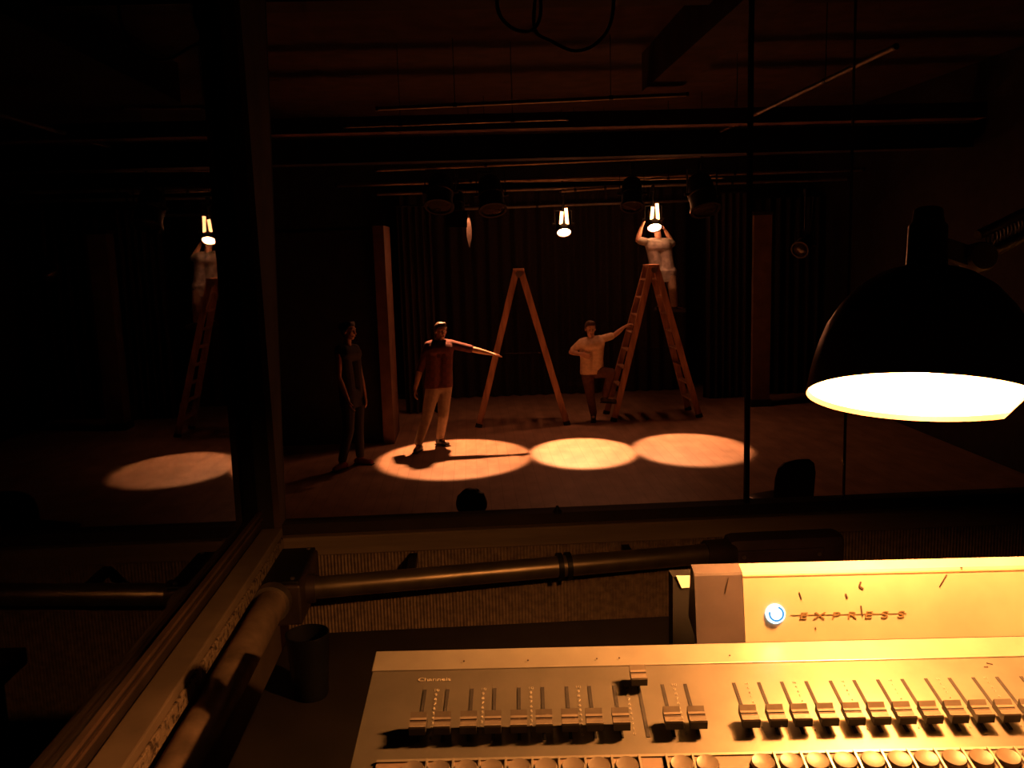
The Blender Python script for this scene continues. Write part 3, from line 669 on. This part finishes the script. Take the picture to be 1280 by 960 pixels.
obj('cable_gland', MB().lathe((-.405, 2.02, EYE-.78), (1, 0, 0), [(0, .02), (.02, .02), (.03, .012), (.04, .012)], 14), mt['blackmetal'], jb, True)
# dark rounded box on the wall to the right of the pipe
q0 = on_y(906, 668, 2.13); q1 = on_y(1050, 704, 2.13)
ob = thing('wall_box', 'dark rounded electrical box on the wall at the end of the steel conduit', 'electrical box', (q0+q1)/2)
obj('case', MB().box((q0.x, 2.09, q1.z-.03), (q1.x, 2.165, q0.z-.002), .02), mt['pbox'], ob, True)
obj('cover', MB().box((q0.x+.02, 2.082, q1.z-.03), (q1.x-.06, 2.092, q0.z-.03), .004), mt['pbox'], ob)
for k in (0, 1): obj('cover_screw', MB().cyl((lerp(q0.x+.035, q1.x-.075, k), 2.084, q0.z-.045), (lerp(q0.x+.035, q1.x-.075, k), 2.078, q0.z-.045), .005, 8), mt['steel'], ob)

# desk
DZ = EYE-.65; DY = 1.455
dk = thing('desk', 'dark desk carrying the lighting console and a black cup', 'desk', (.6, .7, BZ0))
obj('desk_top', MB().box((-.335, .22, DZ-.03), (BX1-.05, DY, DZ), .003), mt['desk'], dk)
for x in (-.29, .85, BX1-.12):
    for y in (.3, DY-.07): obj('leg', MB().box((x-.025, y-.025, BZ0), (x+.025, y+.025, DZ-.03)), mt['blackmetal'], dk)
obj('modesty_panel', MB().box((-.30, DY-.04, DZ-.4), (BX1-.1, DY-.02, DZ-.03)), mt['desk'], dk)
# cup
ct = on_z(384, 791, DZ+.098)
cu = thing('cup', 'black cup standing on the desk beside the console', 'cup', (ct.x, ct.y, DZ))
obj('cup_body', MB().lathe((ct.x, ct.y, DZ), (0, 0, 1), [(0, .024), (.004, .0255), (.05, .0285), (.094, .0315), (.098, .032), (.0985, .0305), (.094, .0295), (.05, .026), (.008, .023), (.0078, .001)], 32), mt['mug'], cu, True)
hp_ = [(ct.x + .027 + .026*math.sin(t), ct.y, DZ + .05 + .03*math.cos(t)) for t in [PI*k/10 for k in range(11)]]
obj('coffee', MB().lathe((ct.x, ct.y, DZ+.06), (0, 0, 1), [(0, .025), (.002, .0265), (.0021, .001)], 24), mt['shoe'], cu, True)

# ------------------------------------------------------------------ lighting console
Yc = ray(645, 75).normalized(); Xc = V((Yc.y, -Yc.x, 0)).normalized(); Zc = Xc.cross(Yc)
O = CAM + ray(649, 905)*.71
def con(px, py, h=0): return on_plane(px, py, O + Zc*h, Zc)
def uv(p): q = p-O; return q.dot(Xc), q.dot(Yc)
def at(u, v, h=0): return O + Xc*u + Yc*v + Zc*h
u_l, v_t = uv(con(470, 815)); u_l2, v_b0 = uv(con(447, 925)); u_l = (u_l+u_l2)/2
v_s = uv(con(800, 832))[1]; u_r = uv(con(1280, 860))[0] + .22; v_b = uv(con(800, 960))[1] - .10
TH = .012
cs = thing('lighting_console', 'grey lighting console with rows of faders, lit by the desk lamp', 'lighting console', at((u_l+u_r)/2, v_b, -.1))
# base: sides drop to the desk
prof = []
def drop(p): return V((p.x, p.y, DZ+.001))
tl, tr, br_, bl = at(u_l, v_t, -.001), at(u_r, v_t, -.001), at(u_r, v_b, -.001), at(u_l, v_b, -.001)
mb = MB(); mb.quad_strip([[drop(tl), drop(tr), drop(br_), drop(bl)], [tl, tr, br_, bl]]); obj('base', mb, mt['plum'], cs)
mb = MB(); mb.obox(at((u_l+u_r)/2, (v_s+v_b)/2, -.002), Xc*(u_r-u_l)/2, Yc*(v_s-v_b)/2, Zc*.002, .0006); obj('fader_panel', mb, mt['console'], cs)
mb = MB(); mb.obox(at((u_l+u_r)/2, (v_s+v_t)/2, -.0005), Xc*((u_r-u_l)/2+.001), Yc*(v_t-v_s)/2, Zc*.0014, .0008); stp = obj('rear_strip', mb, mt['strip'], cs)
for px, py in ((746, 826), (774, 825), (580, 829), (660, 828), (912, 822)):
    u, v = uv(con(px, py)); obj('speck', MB().cyl(at(u, v, .002), at(u, v, .0026), .0008, 8), mt['scratch'], stp)
# faders
fx = [525, 555, 587, 617, 649, 680, 712, 742, 775]
vk = uv(con(649, 914))[1]; vtop = uv(con(649, 860))[1]; vbot = uv(con(806, 922))[1]; vkt = uv(con(793, 856))[1]
cols = [(uv(con(x, 908 - (x-525)*.012))[0], vk) for x in fx]
u775 = uv(con(775, 902))[0]; u838 = uv(con(838, 900))[0]
raised = uv(con(795, 850))[0]
cols += [(lerp(u775, u838, .5), None)]
cols += [(uv(con(838, 900))[0], vk), (uv(con(868, 899))[0], vk)]
rx = [932, 965, 995, 1027, 1059, 1090, 1121, 1153, 1184, 1215, 1246, 1277]
cols += [(uv(con(x, 897 - (x-932)*.03))[0], vk) for x in rx]
cols += [(cols[-1][0] + .0203*(k+1), vk) for k in range(3)]
def fader(u, v):
    sl = obj('fader_slot', MB().obox(at(u, (vtop+vbot)/2, .0001), Xc*.0014, Yc*(vtop-vbot)/2, Zc*.0004), mt['slot'], cs)
    kb = thing_part('fader', cs)
    st = MB().obox(at(u, v, .004), Xc*.0012, Yc*.003, Zc*.004); obj('fader_stem', st, mt['knobside'], kb)
    h0, h1 = .006, .0135
    rings = []
    prof = [(-.0088, h0), (-.0088, h1-.0012), (-.008, h1), (-.0045, h1-.0024), (-.0012, h1-.0014), (-.0008, h1-.002), (.0008, h1-.002), (.0012, h1-.0012), (.0045, h1-.0018), (.008, h1+.001), (.0088, h1-.0005), (.0088, h0)]
    body = MB(); poly = [at(u-.0066, v+a, b) for a, b in prof]; body.prism(poly, Xc*.0132)
    bmesh.ops.recalc_face_normals(body.bm, faces=body.bm.faces)
    for f in body.bm.faces:
        if f.normal.dot(Zc) < .5: f.material_index = 1
    o = obj('fader_cap', body, [mt['knob'], mt['knobside']], kb)
    ln = MB().obox(at(u, v, h1-.0019), Xc*.0064, Yc*.0005, Zc*.0002); obj('pointer_line', ln, mt['scratch'], kb)
def thing_part(name, parent):
    o = bpy.data.objects.new(name, None); COL.objects.link(o); o.parent = parent; MW[o.name] = MW[parent.name].copy(); o.empty_display_size = .01; return o
for u, v in cols: fader(u, vkt if v is None else v)
# buttons in their wells
vbtn = uv(con(800, 957))[1]; vrow = uv(con(800, 946))[1]
obj('button_bed', MB().obox(at((u_l+u_r)/2, vrow-.018, .0006), Xc*((u_r-u_l)/2-.02), Yc*.016, Zc*.0008), mt['well'], cs)
rdg = MB().obox(at((u_l+u_r)/2, vrow-.001, .001), Xc*((u_r-u_l)/2-.02), Yc*.0012, Zc*.0014); obj('ridge', rdg, mt['strip'], cs)
us = sorted(u for u, _ in cols)
for i, u in enumerate(us):
    if u775+.005 < u < u838-.005: continue
    kb = obj('button', MB().lathe(at(u, vrow-.0125, .001), Zc, [(0, .0088), (.003, .0088), (.0042, .0082), (.0036, .006), (.0032, .001)], 24), mt['button'], cs, True)
for i in range(len(us)-1):
    um = (us[i]+us[i+1])/2
    if us[i+1]-us[i] > .03: continue
    obj('divider', MB().obox(at(um, vrow-.0165, .002), Xc*.0008, Yc*.015, Zc*.0022), mt['strip'], cs)
# printing
p = con(543, 850); text('panel_print', 'Channels', p, Xc, Yc, .0062, mt['print'], cs, wide=1.25)
pairs = [(0, 1), (2, 3), (4, 5), (6, 7), (8, 9), (10, 11)]
for a, b in pairs:
    um = (cols[a][0]+cols[b][0])/2
    for k in range(11):
        v = lerp(vtop-.001, vbot+.004, k/10); text('scale_print', str(10-k), at(um, v), Xc, Yc, .0038 if k else .004, mt['print'], cs, wide=1.3)
for a in range(12, 24, 2):
    um = (cols[a][0]+cols[a+1][0])/2
    for k in range(11):
        v = lerp(vtop-.001, vbot+.004, k/10); text('scale_print', str(10-k), at(um, v), Xc, Yc, .0030, mt['print'], cs, wide=1.2)
for pts in (((1233, 829), (1241, 831)), ((1230, 834), (1235, 834))):
    p, q = con(*pts[0]), con(*pts[1]); obj('scratch_mark', MB().bar(p + Zc*.0004, q + Zc*.0004, .0008, .0008, Zc), mt['scratch'], cs)
# header with the name on it
v_h = uv(con(930, 803))[1]; u_h = uv(con(932, 803))[0]
LEAN = math.radians(24); Hn = (-Yc*math.cos(LEAN) + Zc*math.sin(LEAN)).normalized(); Hu = (Yc*math.sin(LEAN) + Zc*math.cos(LEAN)).normalized()
Ho = at(u_h, v_h)
def hd(px, py): return on_plane(px, py, Ho, Hn)
hh = (hd(931, 716)-Ho).dot(Zc); bk = hh*math.tan(LEAN)
tp = on_plane(921, 705, at(u_h, v_h, hh), Zc); dep = max(bk+.012, (tp-at(u_h, v_h)).dot(Yc))
prof = [(0, 0), (bk-.0008, hh-.002), (bk+.001, hh), (dep, hh+.0004), (dep+.002, hh-.004), (dep+.002, 0)]
mb = MB(); mb.prism([at(u_h, v_h+a, b) for a, b in prof], Xc*(u_r-u_h)); hdr = obj('header', mb, mt['header'], cs)
obj('header_seam', MB().obox(at((u_h+u_r)/2, v_h, 0) + Hu*(hh-.0035)/math.cos(LEAN), Xc*((u_r-u_h)/2), Hn*.0002, Hu*.0004), mt['ink'], hdr)
# angled end cap: its plum face turns away to the side
ua = uv(on_plane(871, 804, O, Zc))[0]; va = v_h + .034
mb = MB(); mb.prism([at(ua, v_h+a*1.01-.0006, b*1.008) for a, b in prof], Xc*(u_h-ua-.0006)); ec = obj('end_cap', mb, mt['plum'], cs)
p, q = on_plane(911, 722, Ho, Hn), on_plane(907, 740, Ho, Hn); obj('scratch_mark', MB().bar(p + Hn*.0008, q + Hn*.0008, .0005, .0008, Hn), mt['scratch'], ec)
# dark rear support behind the cap with a small white sticker
yq = at(ua, va).y + .02
A1, A2, A3, A4 = on_y(841, 721, yq), on_y(868, 720, yq), on_y(868, 800, yq), on_y(841, 801, yq)
mb = MB().prism([A1, A2, V((A2.x, yq, DZ+.002)), V((A1.x, yq, DZ+.002))], V((0, .018, 0))); rs = obj('rear_support', mb, mt['blackmetal'], cs)
obj('sticker', MB().prism([on_y(x, y, yq-.0003) for x, y in ((845, 719.5), (862, 719.5), (862, 734), (852, 735))], V((0, -.0006, 0))), mt['white'], rs)
# badge, name and the line through it
bp = hd(969, 767)
bd = obj('badge', MB().lathe(bp, Hn, [(0, .0088), (.0012, .0088), (.0016, .008), (.0016, .0005)], 28), mt['badge'], hdr, True)
cres = [bp + Hn*.0019 + Xc*(math.cos(t)*.0062+.0006) + Hu*(math.sin(t)*.0062) for t in [PI*(.9+1.5*k/14) for k in range(15)]]
obj('badge_swirl', MB().tube(cres, .0009, 6), mt['badgeblue'], bd)
ex = Xc
word = 'EXPRESS'; a_, b_ = hd(1003, 768), hd(1125, 766)
for k, chx in enumerate(word):
    p = a_.lerp(b_, k/(len(word)-1)); text('name_letter', chx, p - Hu*.0016, Xc, Hu, .0088, mt['ink'], hdr, wide=1.75, shear=.15)
p = hd(988, 769); q = hd(1133, 766.5)
obj('name_line', MB().bar(p + Hn*.0001, q + Hn*.0001, .0005, .0005, Hn), mt['ink'], hdr)
for (ax_, ay_, bx_, by_, w_) in ((1076, 727, 1074, 733, .0016), (1074, 733, 1079, 736, .0016), (1057, 742, 1059, 748, .0013), (1076, 757, 1078, 770, .0011), (999, 740, 1002, 749, .0005), (1183, 718, 1174, 733, .0006), (1200, 709.5, 1203, 709.5, .001), (1019, 784, 1020, 787, .0008)):
    p, q = hd(ax_, ay_), hd(bx_, by_); obj('scratch_mark', MB().bar(p + Hn*.0003, q + Hn*.0003, .0005, w_, Hn), mt['scratch'], hdr)
# ------------------------------------------------------------------ desk lamp
LD = .735
Lc = CAM + ray(1152, 499)*LD; rad = 138*LD/F
ax = V((0, 0, 1)) + V((0, 1, 0))*math.tan(math.radians(20)) + V((1, 0, 0))*math.tan(math.radians(10.5))      # from the opening up to the neck
ax.normalize()
lp = thing('desk_lamp', 'desk lamp with a dark bell shade glowing over the console', 'lamp', Lc)
lx = (V((1, 0, 0)) - ax*ax.x).normalized(); ly = ax.cross(lx)
ca, cb = [on_plane(x, y, Lc, ax) - Lc for x, y in ((1253, 525), (1286, 494))]
ca = (ca.dot(lx), ca.dot(ly)); cb = (cb.dot(lx), cb.dot(ly))
nn = V((-(cb[1]-ca[1]), cb[0]-ca[0], 0)).normalized()
if nn.x*ca[0] + nn.y*ca[1] < 0: nn = -nn
c_lim = min(nn.x*ca[0] + nn.y*ca[1], rad*.965)
def dent(q, t_):
    v_ = q - Lc; h_ = v_.dot(ax); a_ = v_.dot(lx); b_ = v_.dot(ly)
    k_ = a_*nn.x + b_*nn.y; lim = c_lim + max(h_, 0)*.6
    if k_ > lim: a_ -= (k_-lim)*nn.x; b_ -= (k_-lim)*nn.y
    return Lc + ax*h_ + lx*a_ + ly*b_
print('chord', c_lim/rad, nn)
S_ = LD/F
pro = [(0, 138), (8, 137), (30, 134), (60, 128), (90, 118), (115, 104), (138, 86), (155, 64), (165, 40), (170, 26)]
mb = MB()
mb.lathe(Lc, ax, [(a*S_, b*S_) for a, b in pro], 72, False, warp=dent)
nf = len(mb.bm.faces)
mb.lathe(Lc, ax, [((a-1.5)*S_, (b-2)*S_) for a, b in pro[1:]], 72, False, warp=dent)
mb.bm.faces.ensure_lookup_table()
for f in mb.bm.faces[nf:]: f.material_index = 1
# close the rim
mb.lathe(Lc, ax, [(0, 138*S_), (-.6*S_, 137*S_), (6.5*S_, 135*S_)], 72, False, warp=dent)
me_sh = obj('lamp_shade', mb, [mt['shade'], mt['shadein']], lp, True, 50)
for p_ in me_sh.data.polygons: pass
nk = Lc + ax*168*S_
obj('socket', MB().lathe(nk, ax, [(-3*S_, 29*S_), (4*S_, 29*S_), (8*S_, 25*S_), (62*S_, 24*S_), (66*S_, 20*S_), (84*S_, 18*S_), (88*S_, 8*S_)], 24), mt['shade'], lp, True)
bc = Lc + ax*13*S_
obj('bulb', MB().lathe(bc, ax, [(-24*S_, 1*S_), (-22*S_, 11*S_), (-14*S_, 20*S_), (0, 25*S_), (14*S_, 22*S_), (34*S_, 13*S_), (110*S_, 12*S_)], 24), mt['bulb'], lp, True)
k0 = CAM + ray(1222, 322)*(LD+.06); k1_ = CAM + ray(1330, 268)*(LD+.10)
obj('pivot_knob', MB().lathe(k0 - CU*.0 - fw*.012, fw, [(0, .004), (0, .012), (.004, .0135), (.02, .0135), (.024, .012), (.024, .004)], 20), mt['steel'], lp, True)
obj('pivot_bracket', MB().bar(nk + ax*40*S_, k0 + fw*.006, .018, .006, CU), mt['steel'], lp)
obj('arm', MB().cyl(k0, k1_, .0065, 12).cyl(k0 + CU*.02, k1_ + CU*.02, .0045, 12), mt['steel'], lp, True)
k2 = V((k1_.x + .12, k1_.y + .10, DZ + .05))
obj('arm_joint', MB().lathe(k1_ - fw*.014, fw, [(0, .016), (.028, .016)], 16), mt['blackmetal'], lp, True)
obj('arm', MB().cyl(k1_, k2, .0065, 12), mt['steel'], lp, True)
k3 = CAM + ray(1266, 430)*(LD+.16)
coil = []
for k in range(120):
    t_ = k/119; coil.append(k0.lerp(k1_, .12+.7*t_) + (CU*math.cos(k*.9) + fw*math.sin(k*.9))*.006 + CU*.01)
obj('spring', MB().tube(coil, .0011, 6), mt['steel'], lp, True)
obj('lamp_base', MB().lathe((k2.x, k2.y, DZ), (0, 0, 1), [(0, .085), (.014, .085), (.02, .07), (.03, .02), (.06, .014)], 32), mt['blackmetal'], lp, True)
